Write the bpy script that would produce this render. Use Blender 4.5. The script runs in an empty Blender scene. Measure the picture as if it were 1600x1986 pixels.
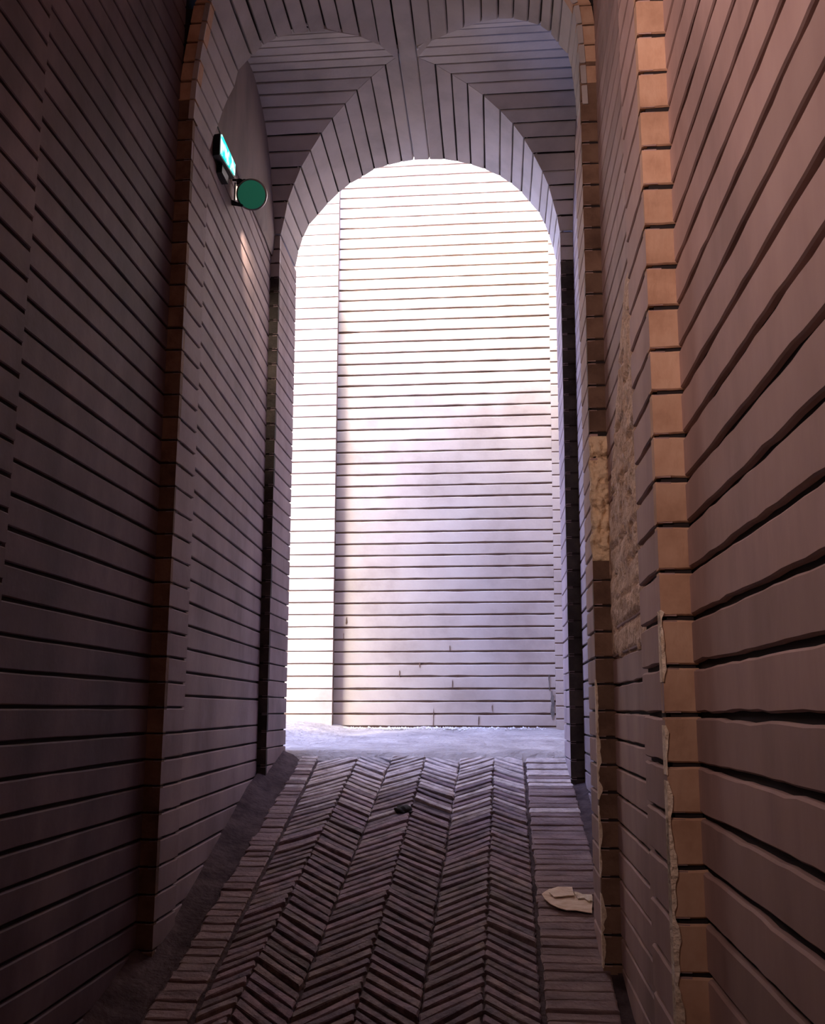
import bpy, bmesh, math, random
from mathutils import Vector, Matrix, noise
R = random.Random(7)
sc = bpy.context.scene
COL = sc.collection

# ------------------------------------------------------------ camera
PITCH = math.atan(382.0 / 1850.0)
YAW = math.radians(4.8414)
cd = bpy.data.cameras.new('camera')
cd.sensor_fit = 'VERTICAL'; cd.sensor_height = 36.0; cd.sensor_width = 29.0
cd.lens = 36.0 * 1850.0 / 1986.0
cd.clip_start = 0.02
cam = bpy.data.objects.new('camera', cd); COL.objects.link(cam)
cam.location = (0, 0, 0)
cam.rotation_euler = (math.pi / 2 + PITCH, 0, YAW)
sc.camera = cam

# ------------------------------------------------------------ world, sun, exposure
w = bpy.data.worlds.new('sky'); sc.world = w; w.use_nodes = True
nt = w.node_tree; nt.nodes.clear()
bg = nt.nodes.new('ShaderNodeBackground'); out = nt.nodes.new('ShaderNodeOutputWorld')
bg.inputs[0].default_value = (0.40, 0.50, 1.0, 1); bg.inputs[1].default_value = 17.0
nt.links.new(bg.outputs[0], out.inputs[0])

def light(name, kind, loc, direction, energy, color, **kw):
    d = bpy.data.lights.new(name, kind); d.energy = energy; d.color = color
    for k, v in kw.items(): setattr(d, k, v)
    o = bpy.data.objects.new(name, d); COL.objects.link(o); o.location = loc
    o.rotation_euler = Vector(direction).to_track_quat('-Z', 'Y').to_euler()
    return o
light('sun', 'SUN', (0, 0, 9), (0.32, 0.80, -0.80), 20.0, (1.0, 0.88, 0.38), angle=0.85)
# added unseen area light, standing in for warm daylight from behind the viewer
light('warm_fill_light', 'AREA', (-1.0, -0.2, 2.0), (1.0, 0.75, 0.02), 31.0, (1.0, 0.69, 0.65), shape='RECTANGLE', size=0.7, size_y=1.2, spread=1.9)
sc.view_settings.view_transform = 'Standard'
sc.view_settings.look = 'None'
sc.view_settings.gamma = 1.0
sc.view_settings.use_curve_mapping = False
sc.view_settings.exposure = 0.0

# ------------------------------------------------------------ materials
def mat(name, cols, rough=0.8, nscale=6.0, streak=(1, 1, 1), bump=0.25, bscale=60.0, vary=0.12, bdist=0.004, spec=0.3, fine=(1, 1, 1), stops=None, hue=0.0):
    m = bpy.data.materials.new(name); m.use_nodes = True
    t = m.node_tree; n = t.nodes; L = t.links; b = n['Principled BSDF']
    b.inputs['Roughness'].default_value = rough
    b.inputs['Specular IOR Level'].default_value = spec
    tc = n.new('ShaderNodeTexCoord'); mp = n.new('ShaderNodeMapping'); mp.inputs['Scale'].default_value = streak
    L.new(tc.outputs['Object'], mp.inputs[0])
    nz = n.new('ShaderNodeTexNoise'); nz.inputs['Scale'].default_value = nscale; nz.inputs['Detail'].default_value = 5
    nz.inputs['Roughness'].default_value = 0.6
    L.new(mp.outputs[0], nz.inputs['Vector'])
    cr = n.new('ShaderNodeValToRGB'); L.new(nz.outputs[0], cr.inputs[0])
    e = cr.color_ramp; k = len(cols)
    ps = stops or [0.32 + 0.36 * i / max(1, k - 1) for i in range(k)]
    e.elements[0].position = ps[0]; e.elements[0].color = (*cols[0], 1)
    e.elements[1].position = ps[-1]; e.elements[1].color = (*cols[-1], 1)
    for i in range(1, k - 1):
        x = e.elements.new(ps[i]); x.color = (*cols[i], 1)
    col = cr.outputs[0]
    if vary:
        oi = n.new('ShaderNodeObjectInfo'); hs = n.new('ShaderNodeHueSaturation')
        mr = n.new('ShaderNodeMapRange'); mr.inputs['To Min'].default_value = 1 - vary; mr.inputs['To Max'].default_value = 1 + vary
        L.new(oi.outputs['Random'], mr.inputs[0]); L.new(mr.outputs[0], hs.inputs['Value'])
        if hue:
            fm = n.new('ShaderNodeMath'); fm.operation = 'MULTIPLY'; fm.inputs[1].default_value = 7.31; L.new(oi.outputs['Random'], fm.inputs[0])
            fr = n.new('ShaderNodeMath'); fr.operation = 'FRACT'; L.new(fm.outputs[0], fr.inputs[0])
            h2 = n.new('ShaderNodeMapRange'); h2.inputs['To Min'].default_value = 0.5 - hue * 2.0; h2.inputs['To Max'].default_value = 0.5 + hue
            L.new(fr.outputs[0], h2.inputs[0]); L.new(h2.outputs[0], hs.inputs['Hue'])
        L.new(col, hs.inputs['Color']); col = hs.outputs[0]
    L.new(col, b.inputs['Base Color'])
    mp2 = n.new('ShaderNodeMapping'); mp2.inputs['Scale'].default_value = fine
    L.new(tc.outputs['Object'], mp2.inputs[0])
    n2 = n.new('ShaderNodeTexNoise'); n2.inputs['Scale'].default_value = bscale; n2.inputs['Detail'].default_value = 4
    L.new(mp2.outputs[0], n2.inputs['Vector'])
    bp = n.new('ShaderNodeBump'); bp.inputs['Strength'].default_value = bump; bp.inputs['Distance'].default_value = bdist
    L.new(n2.outputs[0], bp.inputs['Height']); L.new(bp.outputs[0], b.inputs['Normal'])
    return m

def flat(name, c, rough=0.5, metal=0.0, emit=None, es=1.0):
    m = bpy.data.materials.new(name); m.use_nodes = True
    b = m.node_tree.nodes['Principled BSDF']
    b.inputs['Base Color'].default_value = (*c, 1); b.inputs['Roughness'].default_value = rough
    b.inputs['Metallic'].default_value = metal
    if emit: b.inputs['Emission Color'].default_value = (*emit, 1); b.inputs['Emission Strength'].default_value = es
    return m

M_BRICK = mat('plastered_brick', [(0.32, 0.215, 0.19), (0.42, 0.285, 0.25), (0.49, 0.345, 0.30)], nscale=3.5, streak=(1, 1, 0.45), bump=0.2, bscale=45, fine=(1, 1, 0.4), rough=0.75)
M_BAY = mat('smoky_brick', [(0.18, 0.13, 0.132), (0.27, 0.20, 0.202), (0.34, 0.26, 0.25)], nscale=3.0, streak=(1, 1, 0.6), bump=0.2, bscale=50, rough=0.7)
M_LEFT = mat('shade_darkened_brick', [(0.08, 0.054, 0.058), (0.125, 0.086, 0.092), (0.18, 0.13, 0.13)], nscale=3.0, streak=(1, 1, 0.6), bump=0.2, bscale=50, rough=0.7)  # darker copy of the bay brick, with the left wall's shade painted in
M_VAULT = mat('vault_brick', [(0.37, 0.34, 0.32), (0.46, 0.42, 0.40), (0.52, 0.475, 0.45)], nscale=3.0, bump=0.25, bscale=70, rough=0.8, vary=0.07)
M_END = mat('pale_brick', [(0.42, 0.33, 0.27), (0.52, 0.42, 0.35), (0.58, 0.48, 0.40)], nscale=2.5, bump=0.2, bscale=50, vary=0.06)
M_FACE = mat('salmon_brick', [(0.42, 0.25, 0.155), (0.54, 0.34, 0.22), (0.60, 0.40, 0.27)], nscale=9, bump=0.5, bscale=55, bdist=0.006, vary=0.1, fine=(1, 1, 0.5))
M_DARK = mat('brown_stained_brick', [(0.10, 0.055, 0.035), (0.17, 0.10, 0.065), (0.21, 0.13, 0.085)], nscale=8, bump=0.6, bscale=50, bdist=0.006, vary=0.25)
M_BACKLIT = mat('backlit_shade_brick', [(0.025, 0.02, 0.018), (0.05, 0.042, 0.038), (0.075, 0.062, 0.05)], nscale=8, bump=0.7, bscale=50, bdist=0.006, vary=0.3)  # near-black arch pier faces: their backlit shade is put into the colour
M_JOINT = flat('raked_joint', (0.018, 0.012, 0.011), 0.95)
M_JOINT2 = mat('pale_joint', [(0.16, 0.11, 0.07), (0.26, 0.18, 0.12)], vary=0, nscale=8)
M_PLASTER = mat('smoky_plaster', [(0.15, 0.115, 0.11), (0.20, 0.155, 0.145), (0.23, 0.175, 0.16)], nscale=4, streak=(1, 1, 0.4), vary=0, bump=0.2, bscale=20)
M_CREAM = mat('exposed_gypsum', [(0.60, 0.45, 0.30), (0.86, 0.72, 0.54), (0.92, 0.80, 0.64)], nscale=25, bump=0.9, bscale=90, bdist=0.01, vary=0)
M_MUD = mat('exposed_mud', [(0.20, 0.11, 0.06), (0.56, 0.37, 0.24), (0.70, 0.50, 0.35), (0.80, 0.61, 0.45)], nscale=14, streak=(1, 1, 0.6), bump=1.0, bscale=45, bdist=0.015, vary=0, stops=[0.25, 0.38, 0.55, 0.7])
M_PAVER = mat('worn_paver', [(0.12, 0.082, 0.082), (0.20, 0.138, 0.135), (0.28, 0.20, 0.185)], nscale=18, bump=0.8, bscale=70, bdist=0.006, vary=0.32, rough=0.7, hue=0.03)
M_PAVER2 = mat('dusty_lit_paver', [(0.30, 0.24, 0.215), (0.46, 0.38, 0.345), (0.58, 0.49, 0.45)], nscale=18, bump=0.8, bscale=70, bdist=0.006, vary=0.2, rough=0.75)  # paler bricks towards the arch: dust, plus incoming daylight put into the colour
M_BED = mat('dusty_bed', [(0.04, 0.027, 0.028), (0.075, 0.052, 0.053), (0.11, 0.08, 0.078)], nscale=10, bump=0.8, bscale=50, bdist=0.01, vary=0, spec=0.05)
M_EDGE = mat('edging_brick', [(0.15, 0.10, 0.095), (0.235, 0.16, 0.15), (0.31, 0.225, 0.20)], nscale=14, streak=(0.35, 1, 1), bump=0.9, bscale=60, bdist=0.006, vary=0.12)
M_DUST = mat('dusty_ground', [(0.24, 0.20, 0.18), (0.33, 0.28, 0.25), (0.42, 0.36, 0.32)], nscale=5, bump=0.9, bscale=25, bdist=0.02, vary=0)
M_CRUMB = mat('white_plaster_crumbs', [(0.75, 0.72, 0.68), (0.9, 0.88, 0.85)], nscale=20, vary=0, bump=0.4)
M_PAPER = mat('torn_card', [(0.62, 0.42, 0.25), (0.78, 0.58, 0.40), (0.85, 0.68, 0.50)], nscale=14, streak=(1, 3, 1), bump=0.4, bscale=60, vary=0, rough=0.6)
M_DEBRIS = mat('black_debris', [(0.01, 0.009, 0.008), (0.03, 0.025, 0.02)], vary=0, bump=0.8)
M_IRON = flat('black_painted_metal', (0.012, 0.012, 0.014), 0.4, 0.6)
M_RIM = flat('brushed_rim', (0.35, 0.33, 0.33), 0.35, 0.9)
M_GREEN = flat('green_filter_glass', (0.02, 0.20, 0.11), 0.35, emit=(0.02, 0.16, 0.10), es=0.35)
M_ROD = flat('glowing_rod', (0.9, 0.8, 0.7), 0.3, emit=(1.0, 0.75, 0.6), es=1.6)

def mat_glow():
    m = bpy.data.materials.new('cyan_lit_glass'); m.use_nodes = True
    t = m.node_tree; n = t.nodes; L = t.links; b = n['Principled BSDF']
    b.inputs['Base Color'].default_value = (0.02, 0.3, 0.28, 1); b.inputs['Roughness'].default_value = 0.2
    tc = n.new('ShaderNodeTexCoord'); wv = n.new('ShaderNodeTexNoise'); wv.inputs['Scale'].default_value = 22
    L.new(tc.outputs['Object'], wv.inputs[0])
    cr = n.new('ShaderNodeValToRGB'); cr.color_ramp.elements[0].position = 0.45; cr.color_ramp.elements[0].color = (0.0, 0.75, 0.66, 1)
    cr.color_ramp.elements[1].position = 0.62; cr.color_ramp.elements[1].color = (0.75, 1.0, 0.98, 1)
    L.new(wv.outputs[0], cr.inputs[0]); L.new(cr.outputs[0], b.inputs['Emission Color'])
    b.inputs['Emission Strength'].default_value = 1.4
    return m
M_GLOW = mat_glow()

# ------------------------------------------------------------ helpers
def link(name, verts, faces, m, parent=None, smooth=False):
    me = bpy.data.meshes.new(name); me.from_pydata([tuple(v) for v in verts], [], faces)
    me.materials.append(m); me.validate(); me.update()
    if smooth:
        for p in me.polygons: p.use_smooth = True
    o = bpy.data.objects.new(name, me); COL.objects.link(o)
    if parent is not None: o.parent = parent
    return o

def link_bm(name, bm, m, parent=None, smooth=False):
    me = bpy.data.meshes.new(name); bm.normal_update(); bm.to_mesh(me); bm.free(); me.materials.append(m)
    if smooth:
        for p in me.polygons: p.use_smooth = True
    o = bpy.data.objects.new(name, me); COL.objects.link(o)
    if parent is not None: o.parent = parent
    return o

def box(verts, faces, x0, x1, y0, y1, z0, z1):
    b = len(verts)
    verts += [Vector(p) for p in ((x0, y0, z0), (x1, y0, z0), (x1, y1, z0), (x0, y1, z0), (x0, y0, z1), (x1, y0, z1), (x1, y1, z1), (x0, y1, z1))]
    faces += [tuple(b + i for i in f) for f in ((0, 3, 2, 1), (4, 5, 6, 7), (0, 1, 5, 4), (1, 2, 6, 5), (2, 3, 7, 6), (3, 0, 4, 7))]

def lean(x, z):          # the old walls batter outwards slightly with height
    return x + z * (0.0087 + 0.0095 * max(-1.4, min(0.6, x)))

def ramp(y):
    if y < 5.65: return -1.729 + 0.262 * y
    return -0.2487 + 0.06 * (y - 5.65)

def nz(p, s): return noise.noise(Vector(p) * s)

def slab(name, low, high, toward, m, parent, joint=0.007, wob=0.0015, depth=0.03, ch=0.003, lip=0.004):
    """one course: low/high are matching rows of points along the lower and upper joint line, toward is a point in front of it"""
    vs, fs = [], []
    n = len(low)
    for i in range(n):
        a, b = Vector(low[i]), Vector(high[i])
        j = i if i < n - 1 else i - 1
        t = Vector(low[j + 1]) - Vector(low[j]) + Vector(high[j + 1]) - Vector(high[j])
        e = (b - a)
        if e.length < 1e-4: e = Vector((0, 0, 1e-4))
        N = t.cross(e).normalized()
        if N.dot(Vector(toward) - a) < 0: N.negate()
        L = e.length; e.normalize()
        g0 = joint * 0.5 * (1 + 0.5 * nz(a, 9)) + wob * nz(a + Vector((3, 1, 7)), 22)
        g1 = joint * 0.5 * (1 + 0.5 * nz(b, 9)) + wob * nz(b + Vector((9, 2, 4)), 22)
        g0 = min(g0, L * 0.3); g1 = min(g1, L * 0.3)
        out_ = 0.0008 * nz((a + b) * 0.5, 5)
        A = a + e * g0 + N * out_; B = b - e * g1 + N * out_
        c = min(ch, L * .12); l = min(lip, L * .15)
        vs += [A - N * depth, A - N * c, A + e * c, B - e * l, B - N * l, B - N * depth]
    for i in range(n - 1):
        for k in range(5):
            q = i * 6 + k
            fs.append((q, q + 1, q + 7, q + 6))
        fs.append((i * 6 + 5, i * 6, i * 6 + 6, i * 6 + 11))
    fs.append(tuple(range(6))); fs.append(tuple((n - 1) * 6 + k for k in reversed(range(6))))
    return link(name, vs, fs, m, parent)

H = 0.0905
def levels(phase, z0, z1):
    k0 = math.ceil((z0 - phase) / H); k1 = math.floor((z1 - phase) / H)
    return [phase + k * H for k in range(k0, k1 + 1)]

def wall(parent, p0, p1, toward, lv, m, name='brick_course', joint=0.007, wob=0.0015, step=0.16, buried=True, pick=None, leaned=True, back=0.012, jm=None, inset=0.0):
    """courses from plan point p0 to p1 (p1 the farther) with a raked joint bed behind them"""
    d = Vector((p1[0] - p0[0], p1[1] - p0[1]))
    f = (lambda x, z: lean(x, z)) if leaned else (lambda x, z: x)
    for z0, z1 in zip(lv, lv[1:]):
        s1 = 1.0
        if buried and abs(d.y) > 0.05:
            yr = (z1 + 1.729) / 0.262 + 0.04 if z1 < -0.25 else 99
            if yr < p0[1] + 0.03: continue
            s1 = min(1.0, (yr - p0[1]) / d.y)
        n = max(2, int(d.length * s1 / step) + 1)
        lo, hi = [], []
        for i in range(n):
            s = s1 * i / (n - 1)
            x, y = p0[0] + d.x * s, p0[1] + d.y * s
            lo.append((f(x, z0), y, z0)); hi.append((f(x, z1), y, z1))
        mm = pick(z0) if pick else m
        if mm is None: continue
        slab(name, lo, hi, (toward[0], toward[1], z0), mm, parent, joint, wob)
    # bed of the joints
    N = Vector((-d.y, d.x)).normalized()
    if N.dot(Vector(toward) - Vector(p0)) < 0: N.negate()
    dn = d.normalized() * inset
    q0 = Vector(p0) + dn - N * back; q1 = Vector(p1) - dn - N * back; r0 = q0 - N * 0.05; r1 = q1 - N * 0.05
    za, zb = lv[0], lv[-1]
    vs = []
    for z in (za, zb):
        for q in (q0, q1, r1, r0): vs.append(Vector((f(q.x, z), q.y, z)))
    fs = [(0, 1, 2, 3), (4, 5, 6, 7), (0, 1, 5, 4), (1, 2, 6, 5), (2, 3, 7, 6), (3, 0, 4, 7)]
    return link('joint_bed', vs, fs, jm or M_JOINT, parent)

def root(name, verts, faces, m):
    o = link(name, verts, faces, m); o['kind'] = 'structure'; return o

def core(name, boxes, m=None):
    vs, fs = [], []
    for b in boxes: box(vs, fs, *b)
    return root(name, vs, fs, m or M_JOINT)

# ------------------------------------------------------------ plan of the passage
Y1, Y1b, YP, YPb, YA = 1.86, 2.12, 3.40, 3.63, 5.17

# --- left wall
wl = core('wall_left', [(-2.4, -1.36, -1.6, 5.2, -2.3, 3.4)])
lvL = levels(0.005, -1.55, 3.3)
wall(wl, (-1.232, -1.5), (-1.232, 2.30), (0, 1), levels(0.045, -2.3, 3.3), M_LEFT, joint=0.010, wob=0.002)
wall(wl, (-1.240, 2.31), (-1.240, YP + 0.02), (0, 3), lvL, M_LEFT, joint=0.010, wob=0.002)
pl = link('pilaster', [], [], M_JOINT, wl)
vs, fs = [], []
box(vs, fs, -1.36, -1.215, YP + 0.03, YPb - 0.005, -1.2, 2.9)
pl.data.from_pydata([tuple(v) for v in vs], [], fs)
lvP = levels(0.005, -1.0, 2.55)
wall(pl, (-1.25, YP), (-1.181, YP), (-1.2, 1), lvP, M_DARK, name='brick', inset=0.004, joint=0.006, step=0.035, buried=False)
wall(pl, (-1.181, YP + 0.001), (-1.181, YPb), (0, 3.5), levels(0.005, -1.0, 2.4), M_BAY, name='brick', inset=0.004, joint=0.008, step=0.06)
# bay wall between pilaster and arch: its courses run half a course off above waist height
lo_ = levels(0.005, -0.95, 0.0); hi_ = levels(0.05, 0.0, 2.78)
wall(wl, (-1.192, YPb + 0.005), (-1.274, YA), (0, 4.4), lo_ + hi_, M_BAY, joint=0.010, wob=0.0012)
# smooth plastered lunette above the courses
vs, fs = [], []
NY, NZ = 24, 18
for j in range(NZ + 1):
    for i in range(NY + 1):
        y = 3.50 + (YA + 0.12 - 3.50) * i / NY
        z = 2.50 + 1.1 * j / NZ
        zb = 2.56 + 0.05 * (y - 3.5) + 0.012 * nz((y, 0, 0), 6)
        x = -1.192 - 0.0535 * (y - YPb) - 0.001 + 0.003 * nz((0, y, z), 4) + 0.010 * max(0, min(1, (z - zb) / 0.06))
        z = max(z, zb) if j < 3 else z
        vs.append((x, y, z + 0.0)); 
b = len(vs)
for v in list(vs): vs.append((v[0] - 0.05, v[1], v[2]))
for j in range(NZ):
    for i in range(NY):
        a = j * (NY + 1) + i
        fs.append((a, a + 1, a + NY + 2, a + NY + 1)); fs.append((b + a, b + a + NY + 1, b + a + NY + 2, b + a + 1))
for i in range(NY): fs.append((i, b + i, b + i + 1, i + 1))
link('plaster_panel', vs, fs, M_PLASTER, wl, True)

# --- right wall
wr = core('wall_right', [(0.62, 1.6, -1.6, 5.2, -2.3, 3.4)])
lvR = levels(0.0795, -1.6, 3.3)
wall(wr, (0.374, -1.5), (0.374, Y1 + 0.02), (0, 1), lvR, M_BRICK, joint=0.0125, wob=0.0035, step=0.05)
core_x = []
p1 = link('pilaster', [], [], M_JOINT, wr)
vs, fs = [], []; box(vs, fs, 0.352, 0.62, Y1 + 0.03, Y1b - 0.006, -1.4, 3.3)
p1.data.from_pydata([tuple(v) for v in vs], [], fs)
wall(p1, (0.317, Y1), (0.384, Y1), (0.35, 0), levels(0.0795, -1.4, 3.2), M_FACE, name='brick', inset=0.004, joint=0.008, wob=0.002, step=0.012, buried=False)
wall(p1, (0.317, Y1 + 0.001), (0.317, Y1b), (0, 2), levels(0.0795, -1.3, 3.2), M_BRICK, name='brick', inset=0.004, joint=0.010, wob=0.003, step=0.04)
wall(wr, (0.410, Y1b - 0.05), (0.410, YP + 0.02), (0, 2.8), levels(0.0795, -1.2, 3.3), M_BRICK, joint=0.009, wob=0.003, step=0.07)
p2 = link('pilaster', [], [], M_JOINT, wr)
vs, fs = [], []; box(vs, fs, 0.40, 0.62, YP + 0.03, 3.66, -1.1, 2.9)
p2.data.from_pydata([tuple(v) for v in vs], [], fs)
lv2 = levels(0.0847, -1.0, 2.56)
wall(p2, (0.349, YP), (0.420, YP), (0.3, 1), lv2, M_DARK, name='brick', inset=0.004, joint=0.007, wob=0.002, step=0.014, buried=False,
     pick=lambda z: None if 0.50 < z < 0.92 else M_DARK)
wall(p2, (0.349, YP + 0.001), (0.349, 3.67), (0, 3.5), levels(0.0847, -1.0, 2.4), M_BRICK, name='brick', inset=0.004, joint=0.008, wob=0.002, step=0.06)
wall(wr, (0.452, 3.66), (0.462, YA), (0, 4.4), levels(0.05, -0.9, 3.25), M_BAY, joint=0.010, wob=0.0015)

def rough_patch(name, fn, nu, nv, m, parent, amp, thick=0.02, out=(-1, 0, 0), sc_=14.0):
    """a lump-surfaced patch on a wall; fn(u, v) gives its base point, out its direction"""
    o_ = Vector(out); vs, fs = [], []
    for j in range(nv + 1):
        for i in range(nu + 1):
            u, v = i / nu, j / nv
            p = Vector(fn(u, v)); e = min(u, 1 - u, v, 1 - v)
            h = amp * (0.6 + 0.9 * nz(p, sc_) + 0.5 * nz(p, sc_ * 3)) * min(1, e * 8)
            gj = abs(((p.z - 0.0795) / H + 0.5) % 1 - 0.5)
            if gj < 0.11 and nz(p + Vector((5, 5, 5)), 9) > -0.05: h -= 0.011
            vs.append(p + o_ * h)
    b = len(vs)
    for j in range(nv + 1):
        for i in range(nu + 1): vs.append(Vector(fn(i / nu, j / nv)) - o_ * thick)
    W = nu + 1
    for j in range(nv):
        for i in range(nu):
            a = j * W + i; fs.append((a, a + 1, a + W + 1, a + W)); fs.append((b + a, b + a + W, b + a + W + 1, b + a + 1))
    for i in range(nu):
        fs.append((i, b + i, b + i + 1, i + 1)); a = nv * W + i; fs.append((a, a + 1, b + a + 1, b + a))
    for j in range(nv):
        a = j * W; fs.append((a, a + W, b + a + W, b + a)); a = j * W + nu; fs.append((a, b + a, b + a + W, a + W))
    return link(name, vs, fs, m, parent, True)

# rubble where the facing has fallen off the right wall between the pilasters
def fn_rub(u, v):
    z = 0.165 + (1.30 - 0.165) * v
    ynear = 2.30 + (0.25 * max(0, v - 0.55) / 0.45)
    yfar = YP + 0.02 - 0.62 * max(0, v - 0.42) / 0.58 + 0.02 * nz((0, 0, z), 14)
    y = yfar + (ynear - yfar) * u
    return (lean(0.4075, z), y, z)
rp = rough_patch('exposed_mud_patch', fn_rub, 60, 110, M_MUD, wr, 0.011, thick=0.01)
rp['label'] = 'rough mud patch where the facing has fallen off'
def fn_lump(u, v):
    z = 0.515 + 0.46 * v
    return (lean(0.345 + 0.006 * nz((z, 0, 3), 18) + (0.072 + 0.006 * nz((z, 4, 3), 25)) * u, z), YP - 0.002, z)
M_LUMP = mat('pale_rubble', [(0.30, 0.17, 0.09), (0.80, 0.60, 0.38), (0.88, 0.70, 0.46)], nscale=16, bump=1.0, bscale=50, bdist=0.012, vary=0, stops=[0.28, 0.42, 0.7])
lump = rough_patch('exposed_rubble', fn_lump, 18, 80, M_LUMP, p2, 0.028, thick=0.05, out=(-0.15, -1, 0), sc_=20)
lump['label'] = 'broken stretch of pale rubble on the pilaster edge'

def chip(parent, x, y, z0, z1, wmax, seed, thr=-0.35, yf=0):
    """a strip of gypsum bared along a pilaster edge"""
    n = max(6, int((z1 - z0) / 0.012)); vs, fs = [], []
    for i in range(n + 1):
        z = z0 + (z1 - z0) * i / n
        wd = wmax * max(0.06, min(1, 0.55 + 1.1 * nz((seed, 0, z), 16) + 0.4 * nz((seed, 2, z), 60))) * min(1, 6 * min(i, n - i) / n + 0.1)
        xx = lean(x, z)
        vs += [(xx - 0.0015, y + 0.03, z), (xx - 0.0015, y - 0.0025, z), (xx + wd, y - 0.0035, z), (xx + wd, y + 0.004, z)]
    for i in range(n):
        a = i * 4
        for k in range(3): fs.append((a + k, a + k + 1, a + k + 5, a + k + 4))
    return link('chipped_edge', vs, fs, M_CREAM, parent)
for z0, z1, wd, sd in ((-0.12, -0.03, 0.007, 1), (-0.28, -0.13, 0.008, 2), (-0.60, -0.20, 0.0135, 3), (-0.36, -0.26, 0.013, 4), (0.05, 0.17, 0.007, 5), (0.16, 0.185, 0.016, 6)):
    chip(p1, 0.317, Y1, z0, z1, wd, sd)
for z0, z1, wd, sd in ((-0.30, -0.08, 0.016, 7), (-0.55, -0.32, 0.009, 8), (-0.83, -0.60, 0.016, 9), (-0.10, 0.10, 0.009, 10)):
    chip(p2, 0.349, YP, z0, z1, wd, sd)

# ------------------------------------------------------------ arch wall (far end of the passage) and its vaults
LT = [(-1.230, 5.17, 2.779, 5.6), (-1.198, 5.123, 2.864, 5.543), (-1.171, 5.076, 2.944, 5.529), (-1.126, 5.029, 3.023, 5.506), (-1.075, 4.979, 3.103, 5.53), (-1.008, 4.911, 3.162, 5.501), (-0.935, 4.846, 3.225, 5.485), (-0.858, 4.763, 3.261, 5.447), (-0.772, 4.677, 3.288, 5.415), (-0.693, 4.588, 3.305, 5.367), (-0.605, 4.498, 3.315, 5.345), (-0.517, 4.407, 3.316, 5.319), (-0.44, 4.319, 3.298, 5.275), (-0.434, 4.232, 3.273, 4.232), (-0.521, 4.144, 3.252, 4.144), (-0.597, 4.059, 3.22, 4.059), (-0.70, 3.985, 3.19, 3.98), (-0.85, 3.86, 3.15, 3.9)]
RT = [(0.424, 5.17, 2.725, 5.534), (0.407, 5.13, 2.805, 5.526), (0.382, 5.076, 2.873, 5.482), (0.357, 5.015, 2.932, 5.461), (0.32, 4.949, 2.983, 5.405), (0.268, 4.911, 3.075, 5.44), (0.216, 4.847, 3.132, 5.413), (0.155, 4.778, 3.181, 5.395), (0.084, 4.703, 3.217, 5.363), (-0.007, 4.632, 3.266, 5.361), (-0.091, 4.553, 3.284, 5.332), (-0.173, 4.472, 3.288, 5.298), (-0.253, 4.391, 3.289, 5.27), (-0.34, 4.3, 3.269, 5.231), (-0.336, 4.208, 3.253, 4.208), (-0.26, 4.117, 3.23, 4.117), (-0.179, 4.028, 3.201, 4.028), (-0.097, 3.945, 3.157, 3.945), (0.0, 3.85, 3.12, 3.85), (0.12, 3.74, 3.08, 3.74)]

TOP = 4.1
# facade of the building towards the open cross alley, with the arch opening
prof = [(-1.245, -0.9)] + [(-1.245, z * 2.6) for z in (0.25, 0.5, 0.75, 1.0)]
prof = [(-1.30, -0.9), (-1.30, 0.8), (-1.30, 1.8), (-1.30, 2.6)] + [(x * 5.82 / yb - 0.03, z * 5.82 / yb + 0.05) for x, y, z, yb in LT[1:13]]
prof += [(x * 5.82 / yb + (0.03 if x > -0.1 else 0), z * 5.82 / yb + 0.05) for x, y, z, yb in reversed(RT[1:13])] + [(0.49, 2.6), (0.49, 1.8), (0.49, 0.8), (0.49, -0.9)]
vs, fs = [], []
n = len(prof)
for y in (5.64, 5.80):
    for x, z in prof: vs.append((x, y, z))
    for i, (x, z) in enumerate(prof):
        if i < 4: q = (-1.9, z if i else -0.9)
        elif i >= n - 4: q = (3.0, z if i < n - 1 else -0.9)
        else: q = (-1.9 + 4.9 * (i - 4) / (n - 9), TOP)
        vs.append((q[0], y, q[1]))
for o_ in (0, 2 * n):
    for i in range(n - 1): fs.append((o_ + i, o_ + i + 1, o_ + n + i + 1, o_ + n + i))
for i in range(n - 1): fs.append((i, 2 * n + i, 2 * n + i + 1, i + 1))
b = len(vs); vs += [(-1.9, 5.64, TOP), (-1.9, 5.80, TOP), (3, 5.64, TOP), (3, 5.80, TOP)]
fs += [(n + 3, b, n + 4), (3 * n + 3, b + 1, 3 * n + 4), (n + n - 4, b + 2, n + n - 5), (3 * n + n - 4, b + 3, 3 * n + n - 5)]
wf = root('wall_front', vs, fs, M_BAY)

# the arch: jambs, front piers, spandrels and soffit
ar = root('trim_1', *(lambda v, f: (box(v, f, -2.0, -1.30, 5.19, 5.66, -0.9, 2.75), box(v, f, 0.52, 1.3, 5.19, 5.66, -0.9, 2.7), (v, f))[2])([], []), M_JOINT)
ar['label'] = 'pointed brick arch at the far end of the passage'
lvA = [v for v in reversed([2.779 - H * k for k in range(0, 38)])]
lvB = [v for v in reversed([2.725 - H * k for k in range(0, 38)])]
def pickA(z): return M_BACKLIT if z < 2.50 else M_VAULT  # lower pier faces take the brick with backlit shade painted in
wall(ar, (-1.285, YA), (-1.224, YA), (-1.2, 4), lvA, M_BACKLIT, name='brick', inset=0.004, joint=0.008, step=0.03, pick=pickA, buried=False)
wall(ar, (0.391, YA), (0.470, YA), (0.3, 4), lvB, M_BACKLIT, name='brick', inset=0.004, joint=0.008, step=0.03, pick=pickA, buried=False)
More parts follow.
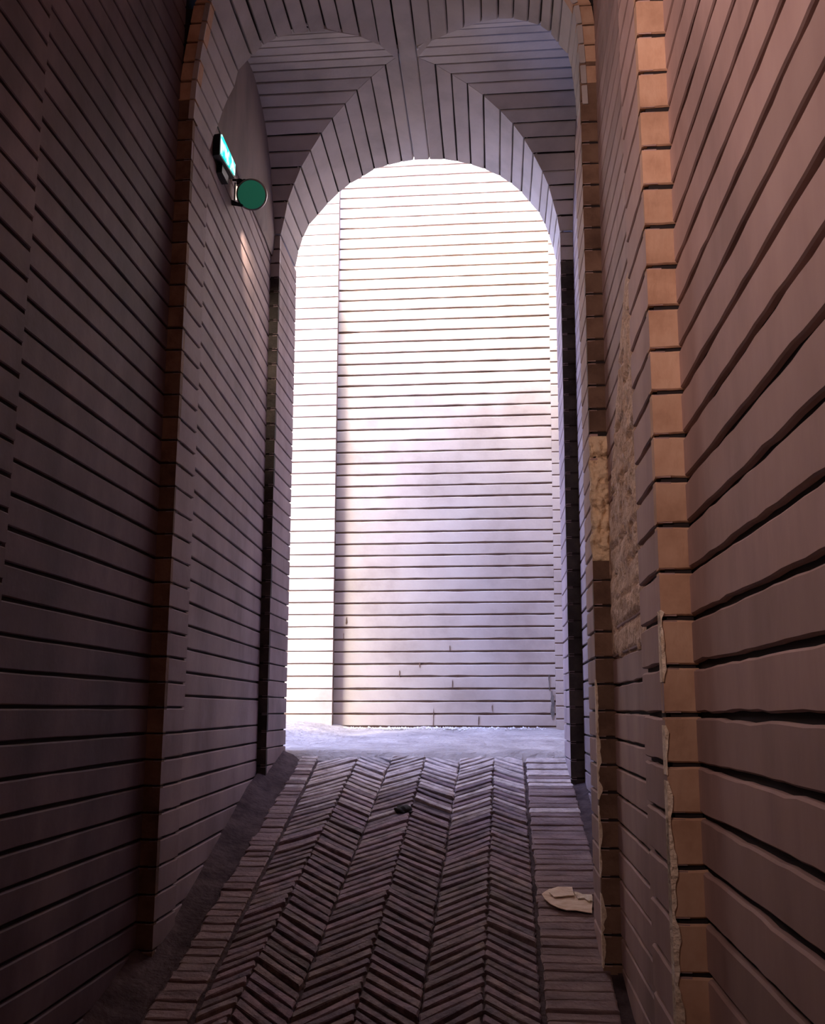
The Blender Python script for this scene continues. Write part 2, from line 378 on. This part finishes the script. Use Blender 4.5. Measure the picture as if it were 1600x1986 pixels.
# jambs, end on to the viewer
wall(ar, (-1.224, YA + 0.001), (-1.224, 5.65), (0, 5.4), lvA, M_BAY, name='brick', inset=0.004, joint=0.007, buried=True)
wall(ar, (0.391, YA + 0.001), (0.391, 5.60), (0, 5.4), lvB, M_BAY, name='brick', inset=0.004, joint=0.007, buried=True)
# spandrels: courses across the passage, leaning forward towards the crown
def spandrel(T, xw, sgn):
    for k in range(len(T) - 1):
        a, b_ = T[k], T[k + 1]
        nseg = max(3, int(abs(a[0] - xw) / 0.15) + 2)
        lo = [(xw + (a[0] - xw) * i / nseg, a[1], a[2]) for i in range(nseg + 1)]
        hi = [(xw + (b_[0] - xw) * i / nseg, b_[1], b_[2]) for i in range(nseg + 1)]
        slab('brick_course', lo, hi, (-0.4, 3.0, 1.5), M_VAULT, ar, joint=0.009, wob=0.0012, depth=0.02)
    vs, fs = [], []
    for x, y, z, yb in T:
        vs += [(xw - sgn * 0.05, y + 0.012, z + 0.012), (x - sgn * 0.004, y + 0.012, z + 0.012)]
    for k in range(len(T) - 1): fs.append((2 * k, 2 * k + 1, 2 * k + 3, 2 * k + 2))
    link('joint_bed', vs, fs, M_JOINT, ar)
spandrel(LT, -1.30, 1)
spandrel(RT, 0.50, -1)
# soffit: courses running along the passage, from spandrel edge to far face
def soffit(T, last, sgn):
    for k in range(last):
        a, b_ = T[k], T[k + 1]
        ya, yb = a[3], b_[3]
        seg = 5
        def row(p, y0, y1): return [(p[0], y0 + (y1 - y0) * i / seg, p[2]) for i in range(seg + 1)]
        slab('brick_course', row(a, a[1] + 0.003, ya), row(b_, b_[1] + 0.003, yb), (-0.4, 5.0, 2.0), M_VAULT, ar, joint=0.009, wob=0.0012, depth=0.022)
    vs, fs = [], []
    for k_, (x, y, z, yb) in enumerate(T[:last + 1]):
        o2 = 0.012
        vs += [(x - sgn * o2, y + 0.02, z + o2), (x - sgn * o2, yb - 0.014, z + o2), (x - sgn * 0.001, yb - 0.003, z + 0.0015), (x * 5.66 / yb - (sgn * 0.04 if k_ < 8 else 0), 5.66, z * 5.66 / yb + 0.04)]
    for k in range(last):
        for q in range(3): fs.append((4 * k + q, 4 * k + q + 1, 4 * k + q + 5, 4 * k + q + 4))
    link('joint_bed', vs, fs, M_JOINT, ar)
soffit(LT, 12, 1)
soffit(RT, 13, -1)

# --- vault of the bay: courses along the passage, from the near arch to the groin
BP = [(-1.185, 2.3), (-1.18, 2.5), (-1.165, 2.67), (-1.134, 2.91), (-1.05, 3.03), (-.9, 3.12), (-.75, 3.18), (-.6, 3.22), (-.434, 3.272), (-.34, 3.262), (-.25, 3.22), (-.1, 3.15), (.05, 3.08), (.18, 3.0), (.29, 2.92), (.36, 2.81), (.372, 2.71), (.381, 2.5), (.384, 2.3)]
BE = [(-1.184, 2.331, 3.614), (-1.182, 2.403, 3.649), (-1.178, 2.517, 3.70), (-1.169, 2.626, 3.735), (-1.146, 2.818, 3.827), (-1.1, 2.959, 3.851), (-1.054, 3.024, 3.857), (-0.981, 3.072, 3.854), (-0.912, 3.113, 3.881), (-0.777, 3.169, 3.943), (-0.70, 3.19, 3.99), (-0.597, 3.22, 4.065), (-0.521, 3.25, 4.15), (-0.47, 3.26, 4.33), (-0.434, 3.272, 4.33), (-0.34, 3.262, 4.30), (-0.26, 3.23, 4.13), (-0.179, 3.2, 4.04), (-0.097, 3.157, 3.955), (0.0, 3.12, 3.86), (0.123, 3.035, 3.766), (0.256, 2.945, 3.713), (0.31, 2.889, 3.729), (0.353, 2.821, 3.729), (0.375, 2.64, 3.656), (0.384, 2.3, 3.60)]
def lerp_tab(T, x, c):
    if x <= T[0][0]: return T[0][c]
    for a, b_ in zip(T, T[1:]):
        if x <= b_[0]: return a[c] + (b_[c] - a[c]) * (x - a[0]) / (b_[0] - a[0])
    return T[-1][c]
ce = core('ceiling', [(-2.4, 1.6, -1.6, 5.7, 3.75, 4.0)], M_JOINT)
cutsX = [-1.184, -1.1825, -1.178, -1.168, -1.156, -1.142, -1.125, -1.08, -1.03, -.965, -.895, -.825, -.75, -.68, -.60, -.517, -.434, -.34, -.256, -.173, -.092, -.01, .066, .132, .196, .247, .292, .325, .352, .366, .374, .379, .383]
# normal-side cut list kept as points on the profile so that the courses stay about a brick high on the haunches
def arcpts():
    pts = [(x, lerp_tab(BP, x, 1)) for x in [-1.08, -1.03, -.965, -.895, -.825, -.75, -.68, -.60, -.517, -.434, -.34, -.256, -.173, -.092, -.01, .066, .132, .196, .247, .292, .325]]
    left = []
    zz = pts[0][1] - 0.09
    def x_at(zq, side):
        T = BP if side < 0 else list(reversed(BP))
        for a, b_ in zip(T, T[1:]):
            if a[1] <= zq <= b_[1]: return a[0] + (b_[0] - a[0]) * (zq - a[1]) / (b_[1] - a[1])
        return T[0][0]
    while zz > 2.3:
        left.insert(0, (x_at(zz, -1), zz)); zz -= 0.0905
    right = []; zz = pts[-1][1] - 0.085
    while zz > 2.3:
        right.append((x_at(zz, 1), zz)); zz -= 0.0905
    return left + pts + right
AP = arcpts()
def near_y(x): return 3.395
for (xa, za), (xb, zb) in zip(AP, AP[1:]):
    ya, yb = lerp_tab(BE, xa, 2), lerp_tab(BE, xb, 2)
    if abs(xa + .434) < 1e-3 and abs(xb + .34) < 1e-3: ya, yb = 5.275, 5.231
    seg = 4
    mid = abs(xa + .434) < 1e-3 and abs(xb + .34) < 1e-3
    def row(x, z, y1):
        r_ = []
        for i in range(seg * (3 if mid else 1) + 1):
            y = 3.395 + (y1 - 3.395) * i / (seg * (3 if mid else 1)); q = max(0, min(1, (y - 4.05) / 0.25)) if mid else 0
            r_.append((x - (0.006 * q if x < -.4 else 0), y, z + q * (0.026 if x < -.4 else 0.007)))
        return r_
    slab('brick_course', row(xa, za, ya), row(xb, zb, yb), (-0.4, 3.7, 1.5), M_VAULT, ce, joint=0.009, wob=0.0012, depth=0.022)
vs, fs = [], []
for x, z in AP:
    ye = lerp_tab(BE, x, 2); cx = -0.4 - x; 
    nx = 0.014 if x < -1.0 else (-0.014 if x > 0.25 else 0)
    up_ = 0.035 if -0.45 < x < -0.33 else 0.0
    vs += [(x - nx, 3.40, z + 0.013), (x - nx, ye - 0.012, z + 0.013 + up_)]
for k in range(len(AP) - 1): fs.append((2 * k, 2 * k + 1, 2 * k + 3, 2 * k + 2))
b = len(vs); vs += [(-0.56, 4.0, 3.32), (-0.56, 5.66, 3.56), (-0.22, 5.66, 3.56), (-0.22, 4.0, 3.32)]; fs.append((b, b + 1, b + 2, b + 3))
link('joint_bed', vs, fs, M_JOINT, ce)

# --- near arch ring: voussoirs facing the viewer
na = root('trim_2', *(lambda v, f: (box(v, f, -1.5, -1.30, 3.44, 3.60, 2.3, 3.4), box(v, f, 0.50, 0.62, 3.44, 3.60, 2.3, 3.3), (v, f))[2])([], []), M_JOINT)
na['label'] = 'near brick arch ring above the pilasters'
def ring_out(x, z):
    cx, cz = -0.4, 2.3
    d = Vector((x - cx, (z - cz))); 
    if abs(x - cx) > 0.72: return (x + (0.072 if x > cx else -0.072), z)
    d.normalize(); return (x + d.x * 0.075, z + d.y * 0.075)
RP = []
for x, z in AP: RP.append((x, z))
for (xa, za), (xb, zb) in zip(RP, RP[1:]):
    a2, b2 = ring_out(xa, za), ring_out(xb, zb)
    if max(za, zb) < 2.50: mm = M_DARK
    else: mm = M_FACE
    lo = [(xa, YP, za), ((xa + a2[0]) / 2, YP, (za + a2[1]) / 2), (a2[0], YP, a2[1])]
    hi = [(xb, YP, zb), ((xb + b2[0]) / 2, YP, (zb + b2[1]) / 2), (b2[0], YP, b2[1])]
    slab('brick', lo, hi, (-0.4, 0, 2.9), mm, na, joint=0.008, wob=0.002, depth=0.05)
vs, fs = [], []
for x, z in RP:
    a2 = ring_out(x, z); d = Vector((a2[0] - x, a2[1] - z)) * 0.1
    vs += [(x + d.x, YP + 0.012, z + d.y), (a2[0], YP + 0.012, a2[1])]
for k in range(len(RP) - 1): fs.append((2 * k, 2 * k + 1, 2 * k + 3, 2 * k + 2))
link('joint_bed', vs, fs, M_JOINT, na)
# barrel over the near part of the passage, out of view above
vs, fs = [], []
for i in range(25):
    a = math.pi * i / 24; x = -0.43 - 0.86 * math.cos(a); z = 2.9 + 0.62 * math.sin(a)
    vs += [(x, -1.6, z), (x, 3.43, z)]
for i in range(24): fs.append((2 * i, 2 * i + 1, 2 * i + 3, 2 * i + 2))
link('near_barrel', vs, fs, M_BAY, ce, True)
wall_b = core('wall_sky_block', [(-2.4, 1.6, -1.7, -1.6, -2.4, 4.0)], M_BAY)  # unseen closure added across the continuing passage to keep sky light out

# ------------------------------------------------------------ end wall of the cross alley
we = core('wall_end', [(-2.35, 3.0, 7.25, 7.6, -0.6, 6.5)], M_JOINT2)
lvE = levels(0.055, -0.35, 6.45)
wall(we, (-1.2, 7.12), (0.452, 7.12), (0, 6), lvE, M_END, joint=0.013, wob=0.003, step=0.10, buried=False, back=0.010, jm=M_DARK)
wall(we, (-2.3, 7.03), (-1.185, 7.03), (0, 6), lvE, M_END, joint=0.008, wob=0.002, step=0.14, buried=False, back=0.008, jm=M_DARK)
wall(we, (0.440, 7.10), (1.45, 7.10), (0, 6), levels(0.02, -0.35, 6.45), M_END, joint=0.008, wob=0.002, step=0.14, buried=False, back=0.008, jm=M_DARK)
M_STAIN = mat('damp_stain', [(0.10, 0.085, 0.075), (0.22, 0.18, 0.15)], nscale=30, vary=0)
def stain(name, x, z0, z1, wd, seed, m):
    n = 16; vs, fs = [], []
    for i in range(n + 1):
        z = z0 + (z1 - z0) * i / n; e = min(1, 4 * min(i, n - i) / n + 0.15)
        cx = x + 0.35 * wd * nz((seed, 0, z), 12) + 0.2 * wd * nz((seed, 4, z), 40); h = wd * 0.5 * e * (0.7 + 0.6 * nz((seed, 9, z), 20))
        for y in (7.1165, 7.124): vs += [(lean(cx - h, z), y, z), (lean(cx + h, z), y, z)]
    for i in range(n):
        a = i * 4; fs += [(a, a + 1, a + 5, a + 4), (a + 2, a + 6, a + 7, a + 3), (a, a + 4, a + 6, a + 2), (a + 1, a + 3, a + 7, a + 5)]
    fs += [(0, 2, 3, 1), (4 * n, 4 * n + 1, 4 * n + 3, 4 * n + 2)]
    return link(name, vs, fs, m, we)
stain('damp_stain', 0.415, -0.08, 0.13, 0.034, 1, M_STAIN); stain('damp_stain', 0.395, 0.13, 0.25, 0.010, 2, M_STAIN)
for x_, z0_, z1_, w_ in ((-0.45, -0.14, 0.0, 0.007), (-0.31, 0.15, 0.21, 0.008), (-0.70, 0.23, 0.28, 0.010), (-0.55, 0.30, 0.34, 0.006), (-0.02, -0.02, 0.03, 0.008), (-0.12, -0.12, -0.05, 0.012), (-0.33, 0.42, 0.46, 0.010), (-1.10, 0.62, 0.68, 0.016), (-1.12, 0.50, 0.56, 0.009)):
    stain('crack', x_, z0_, z1_, w_, x_, M_DARK)
core('wall_side', [(1.45, 1.7, 5.80, 7.3, -0.5, 6.5), (-5.2, -5.0, 3.0, 9.5, -0.5, 0.9)], M_END)

# ------------------------------------------------------------ floor
vs, fs = [], []
ny, nx = 60, 24
for j in range(ny + 1):
    y = -1.6 + (5.66 + 1.6) * j / ny
    for i in range(nx + 1):
        x = -1.36 + 2.0 * i / nx
        vs.append((x, y, ramp(y) - 0.012 + 0.003 * nz((x, y, 0), 9)))
W = nx + 1
for j in range(ny):
    for i in range(nx): a = j * W + i; fs.append((a, a + 1, a + W + 1, a + W))
b = len(vs); vs += [(-1.36, -1.6, -2.7), (0.64, -1.6, -2.7), (0.64, 5.66, -0.7), (-1.36, 5.66, -0.7)]
fs += [(b, b + 1, b + 2, b + 3), (0, b, b + 3, ny * W), (nx, ny * W + nx, b + 2, b + 1), (0, nx, b + 1, b), (ny * W, b + 3, b + 2, ny * W + nx)]
fl = root('floor', vs, fs, M_BED)
# cross alley ground
vs, fs = [], []
nx, ny = 90, 44
for j in range(ny + 1):
    y = 5.42 + (7.14 - 5.42) * j / ny
    for i in range(nx + 1):
        x = -5.0 + 6.4 * i / nx
        z = ramp(y) + 0.010 + 0.010 * nz((x, y, 0), 5) + 0.005 * nz((x, y, 2), 18)
        if y < 5.62: z -= (5.62 - y) * 0.22
        # heaped plaster against the left corner
        hx = max(0, min(1, (-0.95 - x) / 0.55)); z += 0.075 * hx * hx * (3 - 2 * hx) * max(0, min(1, (y - 5.9) / 0.5)) + 0.012 * hx * nz((x, y, 5), 7)
        z += 0.03 * math.exp(-((y - 7.1) / 0.10) ** 2) * (0.5 + nz((x, 0, 1), 5))
        vs.append((x, y, z))
W = nx + 1
for j in range(ny):
    for i in range(nx): a = j * W + i; fs.append((a, a + 1, a + W + 1, a + W))
link('dusty_ground', vs, fs, M_DUST, fl, True)['label'] = 'pale dusty ground of the open alley past the arch'
# unseen ground added left of the alley to bounce sunlight onto the arch
vs, fs = [], []; box(vs, fs, -14.0, -5.0, -2.0, 12.0, -0.45, -0.2); box(vs, fs, -5.0, -2.45, -2.0, 5.42, -0.45, -0.22); box(vs, fs, -5.0, -2.4, 7.14, 12.0, -0.45, -0.2)
root('floor_bounce', vs, fs, M_DUST)
# white crumbs along the foot of the end wall
vs, fs = [], []
for _ in range(520):
    x = R.uniform(-1.15, 0.42) if R.random() < 0.4 else R.gauss(-0.45, 0.30)
    y = 7.09 - abs(R.gauss(0, 0.035)); s = R.uniform(0.004, 0.013)
    z = ramp(y) + 0.02 + R.uniform(0, 0.012); b = len(vs)
    for dx, dy, dz in ((1, 0, -.3), (-.5, .8, -.3), (-.5, -.8, -.3), (0, 0, 1), (.2, .3, -1)):
        vs.append((x + s * dx * R.uniform(.7, 1.5), y + s * dy, z + s * dz * R.uniform(.5, 1)))
    fs += [(b, b + 1, b + 3), (b + 1, b + 2, b + 3), (b + 2, b, b + 3), (b, b + 4, b + 1), (b + 1, b + 4, b + 2), (b + 2, b + 4, b)]
cr_ = link('plaster_crumbs', vs, fs, M_CRUMB, fl); cr_['kind'] = 'stuff'

def paver(name, quad, h, depth, m, parent, chz=0.004, tiltz=0.003, cut=0.3):
    """a worn brick from its four plan corners, its top following the ramp"""
    q = [Vector(p) for p in quad]; c = sum(q, Vector((0, 0))) / 4
    tx, ty = R.uniform(-1, 1) * tiltz * 8, R.uniform(-1, 1) * tiltz * 8
    vs = []
    def Z(p, dz): return ramp(p.y) + h + dz + tx * (p.x - c.x) + ty * (p.y - c.y)
    top = []
    for k in range(4):      # split long sides for worn outlines
        p, r_ = q[k], q[(k + 1) % 4]
        top.append(p.copy()); top.append((p + r_) / 2)
    top = [p + Vector((R.uniform(-.0022, .0022), R.uniform(-.0022, .0022))) for p in top]
    for p in top: vs.append((p.x, p.y, Z(p, -depth)))
    for p in top: vs.append((p.x, p.y, Z(p, -chz + R.uniform(-.001, .001))))
    for p in top:
        e = c - p; e = e.normalized() * min(0.006, e.length * cut)
        t = p + e; vs.append((t.x, t.y, Z(t, R.uniform(-.0012, .0012))))
    n8 = 8; fs = []
    for l in range(2):
        for k in range(n8): a = l * n8 + k; b_ = l * n8 + (k + 1) % n8; fs.append((a, b_, b_ + n8, a + n8))
    fs.append(tuple(range(16, 24))); fs.append(tuple(reversed(range(8))))
    return link(name, vs, fs, m, parent)

BX = [-0.985, -0.79, -0.603, -0.409, -0.214, -0.02, 0.145]
RISE = 0.168
pitch = 0.0535
for c in range(6):
    up = c % 2 == 0
    k = 0
    y = 2.87 + R.uniform(0, 0.02)
    while y < 5.52 + 0.03 * (c % 3 - 1):
        g = 0.5 * 0.021; jx = R.uniform(-0.004, 0.004)
        yy = y + R.uniform(-.003, .003)
        sh = (yy - 4.8) * 0.018
        x0 = BX[c] + sh + 0.0015 + jx; x1 = BX[c + 1] + sh - 0.0015 + jx
        if c == 0: x0 = BX[0] - 0.03 * (yy - 4.8) + 0.004
        if c == 5: x1 = 0.145 + 0.012 * (yy - 4.8)
        r0, r1 = (0, RISE) if up else (RISE, 0)
        if not up: r0, r1 = RISE, 0
        if c == 0: r0 = RISE - RISE * (x1 - x0) / 0.19
        if c == 5: r1 = RISE - RISE * (x1 - x0) / 0.19
        ex = 0.006
        quad = [(x0 + ex * 0, yy + r0 + g), (x1, yy + r1 + g), (x1, yy + r1 + pitch - g), (x0, yy + r0 + pitch - g)]
        s = 1 if up else -1
        sl = 0.004
        quad = [(x0 + (sl if up else 0), yy + r0 + g), (x1 - (0 if up else sl) + (sl * .5 if up else 0), yy + r1 + g), (x1 - (sl if up else 0), yy + r1 + pitch - g), (x0 + (0 if up else sl), yy + r0 + pitch - g)]
        hh = R.uniform(-0.003, 0.003) + (0.006 if R.random() < 0.08 else 0)
        missing = (c == 3 and abs(yy + 0.09 - 4.78) < 0.027)
        if missing: hh -= 0.022
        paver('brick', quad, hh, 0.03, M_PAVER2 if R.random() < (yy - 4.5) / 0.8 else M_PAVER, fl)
        y += pitch
# edging strips of bricks laid across
y = 2.8
while y < 5.56:
    pe = 0.052 * R.uniform(0.9, 1.12)
    xl = -0.985 - 0.03 * (y - 4.8) - 0.010
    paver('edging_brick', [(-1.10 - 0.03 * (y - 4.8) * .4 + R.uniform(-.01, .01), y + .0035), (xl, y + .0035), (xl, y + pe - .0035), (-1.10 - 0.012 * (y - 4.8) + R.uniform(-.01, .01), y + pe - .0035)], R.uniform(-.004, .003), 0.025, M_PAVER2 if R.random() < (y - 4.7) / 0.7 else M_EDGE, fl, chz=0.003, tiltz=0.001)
    xr = 0.158 + 0.012 * (y - 4.8)
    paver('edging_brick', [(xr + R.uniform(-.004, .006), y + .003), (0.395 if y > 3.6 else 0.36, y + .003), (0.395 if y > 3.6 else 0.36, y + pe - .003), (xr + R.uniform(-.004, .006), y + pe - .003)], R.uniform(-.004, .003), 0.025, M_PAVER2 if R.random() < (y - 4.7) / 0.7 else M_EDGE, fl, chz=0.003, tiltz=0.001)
    y += pe
# mortar fillets running into the walls
def fillet(x0, x1, dz0, dz1, y0, y1):
    vs, fs = [], []; nxx, nyy = 6, 70
    for j in range(nyy + 1):
        y = y0 + (y1 - y0) * j / nyy
        for i in range(nxx + 1):
            s = i / nxx; x = x0 + (x1 - x0) * s
            vs.append((x + 0.004 * nz((0, y, 4), 8) * (1 - abs(2 * s - 1)), y, ramp(y) + dz0 + (dz1 - dz0) * s * s + 0.004 * nz((x, y, 1), 14)))
    Wd = nxx + 1
    for j in range(nyy):
        for i in range(nxx): a = j * Wd + i; fs.append((a, a + 1, a + Wd + 1, a + Wd))
    link('mortar_fillet', vs, fs, M_BED, fl, True)
fillet(-1.095, -1.26, -0.006, 0.05, 2.6, 5.6)
fillet(0.385, 0.47, -0.006, 0.02, 2.6, 5.6)

# ------------------------------------------------------------ things
def tag(o, label, cat, group=None):
    o['label'] = label; o['category'] = cat
    if group: o['group'] = group
def empty(name, loc):
    o = bpy.data.objects.new(name, None); COL.objects.link(o); o.location = loc; o.empty_display_size = 0.05; return o

# torn card on the right edging strip
card = empty('torn_card', (0.27, 3.86, ramp(3.86) + 0.006))
tag(card, 'torn cream card scrap lying on the right edging strip of the floor', 'litter')
def card_px(px, py):     # outline in the photograph's proportions laid on the ramp (mm-scale)
    return ((px - 1105) * 0.00193, (1748 - py) * 0.0042)
outl = [(1051, 1739), (1058, 1733), (1068, 1728), (1085, 1726), (1113, 1727), (1114, 1734), (1122, 1736), (1131, 1739), (1150, 1741), (1148, 1752), (1144, 1763), (1142, 1771), (1130, 1770), (1112, 1767), (1095, 1767), (1080, 1764), (1066, 1757), (1056, 1748)]
def sheet(name, pts, zlift, thick, m, parent, curl=0.012):
    vs, fs = [], []; n = len(pts)
    P = [card_px(*p) for p in pts]; cx = sum(p[0] for p in P) / n; cy = sum(p[1] for p in P) / n
    for lay in (0, 1):
        for r_ in (1.0, 0.66, 0.33):
            for x, y in P:
                X = cx + (x - cx) * r_; Yy = cy + (y - cy) * r_
                z = zlift + 0.262 * Yy + curl * abs(X) * 1.2 + 0.004 * nz((X, Yy, 3), 22) + (thick if lay else 0) + 0.004
                vs.append((X, Yy, z))
    for lay in (0, 1):
        o_ = lay * 3 * n
        for r_ in range(2):
            for i in range(n):
                a = o_ + r_ * n + i; b_ = o_ + r_ * n + (i + 1) % n
                fs.append((a, b_, b_ + n, a + n) if lay else (a, a + n, b_ + n, b_))
        f = tuple(o_ + 2 * n + i for i in range(n)); fs.append(f if not lay else tuple(reversed(f)))
    for i in range(n): fs.append((i, (i + 1) % n, 3 * n + (i + 1) % n, 3 * n + i))
    return link(name, vs, fs, m, parent, False)
sheet('card_sheet', outl, 0.0, 0.0025, M_PAPER, card)
sheet('folded_flap', [(1066, 1738), (1072, 1731), (1085, 1727), (1113, 1728), (1114, 1743), (1101, 1744), (1090, 1747), (1074, 1746)], 0.008, 0.0025, M_PAPER, card)
sheet('torn_end', [(1114, 1736), (1122, 1737), (1131, 1740), (1149, 1742), (1147, 1753), (1141, 1755), (1133, 1748), (1120, 1748)], 0.006, 0.003, M_CREAM, card)['label'] = 'frayed whitish end'

# dark lump of debris
bm = bmesh.new(); bmesh.ops.create_icosphere(bm, subdivisions=3, radius=1)
for v in bm.verts:
    s = 1.2 + 0.6 * nz(v.co, 1.8) + 0.2 * nz(v.co, 5)
    v.co = Vector((v.co.x * 0.036 * s, v.co.y * 0.030 * s, v.co.z * 0.014 * s + 0.010 * nz(v.co, 1.2)))
db = link_bm('debris', bm, M_DEBRIS, None, True); db.location = (-0.443, 4.77, ramp(4.77) + 0.004); db.rotation_euler = (0.25, 0, 0.3)
tag(db, 'small black lump of debris on the herringbone bricks near the arch', 'debris')

# floodlight on the left wall: housing, lit glass, bracket
fx = empty('floodlight', (-1.20, 3.84, 2.42))
tag(fx, 'slim wall floodlight with glowing cyan glass high on the left wall', 'lamp')
def quadbox(name, pts, off, m, parent):
    """pts: 4 corners; off: vector giving the thickness"""
    o_ = Vector(off); vs = [Vector(p) for p in pts] + [Vector(p) + o_ for p in pts]
    fs = [(0, 1, 2, 3), (7, 6, 5, 4)] + [(i, 4 + i, 4 + (i + 1) % 4, (i + 1) % 4) for i in range(4)]
    return link(name, vs, fs, m, parent)
g = [(-1.163, 3.722, 2.497), (-1.163, 3.725, 2.405), (-1.163, 3.947, 2.432), (-1.163, 3.947, 2.487)]
quadbox('lit_glass', [Vector(p) - fx.location for p in g], (-0.006, 0, 0), M_GLOW, fx)
c_ = sum((Vector(p) for p in g), Vector()) / 4
quadbox('housing', [c_ + (Vector(p) - c_) * 1.10 + Vector((-0.005, 0, -0.006)) - fx.location for p in g], (-0.03, 0, -0.004), M_IRON, fx)
quadbox('bracket', [Vector(p) - fx.location for p in ((-1.21, 3.80, 2.40), (-1.21, 3.80, 2.36), (-1.21, 3.90, 2.36), (-1.21, 3.90, 2.40))], (0.03, 0, 0), M_IRON, fx)

def tube(bm, p, q, r, n=14, r2=None):
    p, q = Vector(p), Vector(q); d = (q - p).normalized(); r2 = r if r2 is None else r2
    a = d.orthogonal().normalized(); b_ = d.cross(a); A, B = [], []
    for i in range(n):
        t = 2 * math.pi * i / n; v = a * math.cos(t) + b_ * math.sin(t)
        A.append(bm.verts.new(p + v * r)); B.append(bm.verts.new(q + v * r2))
    for i in range(n): bm.faces.new((A[i], A[(i + 1) % n], B[(i + 1) % n], B[i]))
    bm.faces.new(list(reversed(A))); bm.faces.new(B)
light('blue_lobe_spot', 'SPOT', (-1.140, 3.84, 2.47), (1.47, 0.34, 0.50), 45.0, (0.30, 0.42, 1.0), spot_size=0.62, spot_blend=1.0, shadow_soft_size=0.04)  # blue spot added to tint the right vault lobe, placed at the floodlight
# round lamp beside it
LC = Vector((-1.128, 4.12, 2.432))
dv = Vector((0, 0, 0)) - LC; dv = Vector((dv.x * 0.6, dv.y, dv.z)).normalized()   # the disc looks down the passage
lp = empty('round_spotlight', LC); tag(lp, 'round wall lamp with green glass disc on black bracket, left wall', 'lamp')
bm = bmesh.new(); tube(bm, dv * 0.004, dv * 0.010, 0.066, 40); link_bm('green_glass', bm, M_GREEN, lp)
bm = bmesh.new(); tube(bm, dv * -0.055, dv * 0.003, 0.060, 40, 0.072); link_bm('lamp_head', bm, M_IRON, lp)
bm = bmesh.new()
side = Vector((0, 0, 1)).cross(dv).normalized(); upv = dv.cross(side)
if side.x < 0: side.negate()
n = 40; ring = []
for i in range(n):
    t = 2 * math.pi * i / n; u = side * math.cos(t) + upv * math.sin(t)
    ring.append([bm.verts.new(u * r_ + dv * h_) for r_, h_ in ((0.067, 0.002), (0.067, 0.012), (0.074, 0.008), (0.074, -0.02))])
for i in range(n):
    for k in range(3): bm.faces.new((ring[i][k], ring[(i + 1) % n][k], ring[(i + 1) % n][k + 1], ring[i][k + 1]))
link_bm('rim', bm, M_RIM, lp)
def loc_(x, y, z): return Vector((x, y, z)) - LC
bm = bmesh.new(); tube(bm, loc_(-1.225, 4.12, 2.515), loc_(-1.10, 4.13, 2.505), 0.006); tube(bm, loc_(-1.19, 4.12, 2.512), loc_(-1.19, 4.12, 2.48), 0.016, 8)
tube(bm, loc_(-1.165, 4.12, 2.512), loc_(-1.165, 4.12, 2.47), 0.010, 8); link_bm('bracket', bm, M_IRON, lp)
bm = bmesh.new(); tube(bm, loc_(-1.212, 4.12, 2.50), loc_(-1.212, 4.12, 2.405), 0.0035, 8); tube(bm, loc_(-1.196, 4.13, 2.50), loc_(-1.196, 4.13, 2.405), 0.0035, 8); link_bm('post', bm, M_IRON, lp)
bm = bmesh.new(); tube(bm, loc_(-1.204, 4.122, 2.49), loc_(-1.204, 4.122, 2.41), 0.0035, 8); link_bm('glowing_rod', bm, M_ROD, lp)  # rod with its own emission for the bright bar between the posts
bm = bmesh.new(); tube(bm, loc_(-1.225, 4.12, 2.395), loc_(-1.17, 4.12, 2.375), 0.014, 8, 0.006); link_bm('lower_clamp', bm, M_IRON, lp)
sp = light('lamp_spot', 'SPOT', (-1.135, 4.20, 2.42), (-0.10, 0.85, -0.42), 40.0, (1.0, 0.78, 0.62), spot_size=1.0, spot_blend=1.0, shadow_soft_size=0.01)
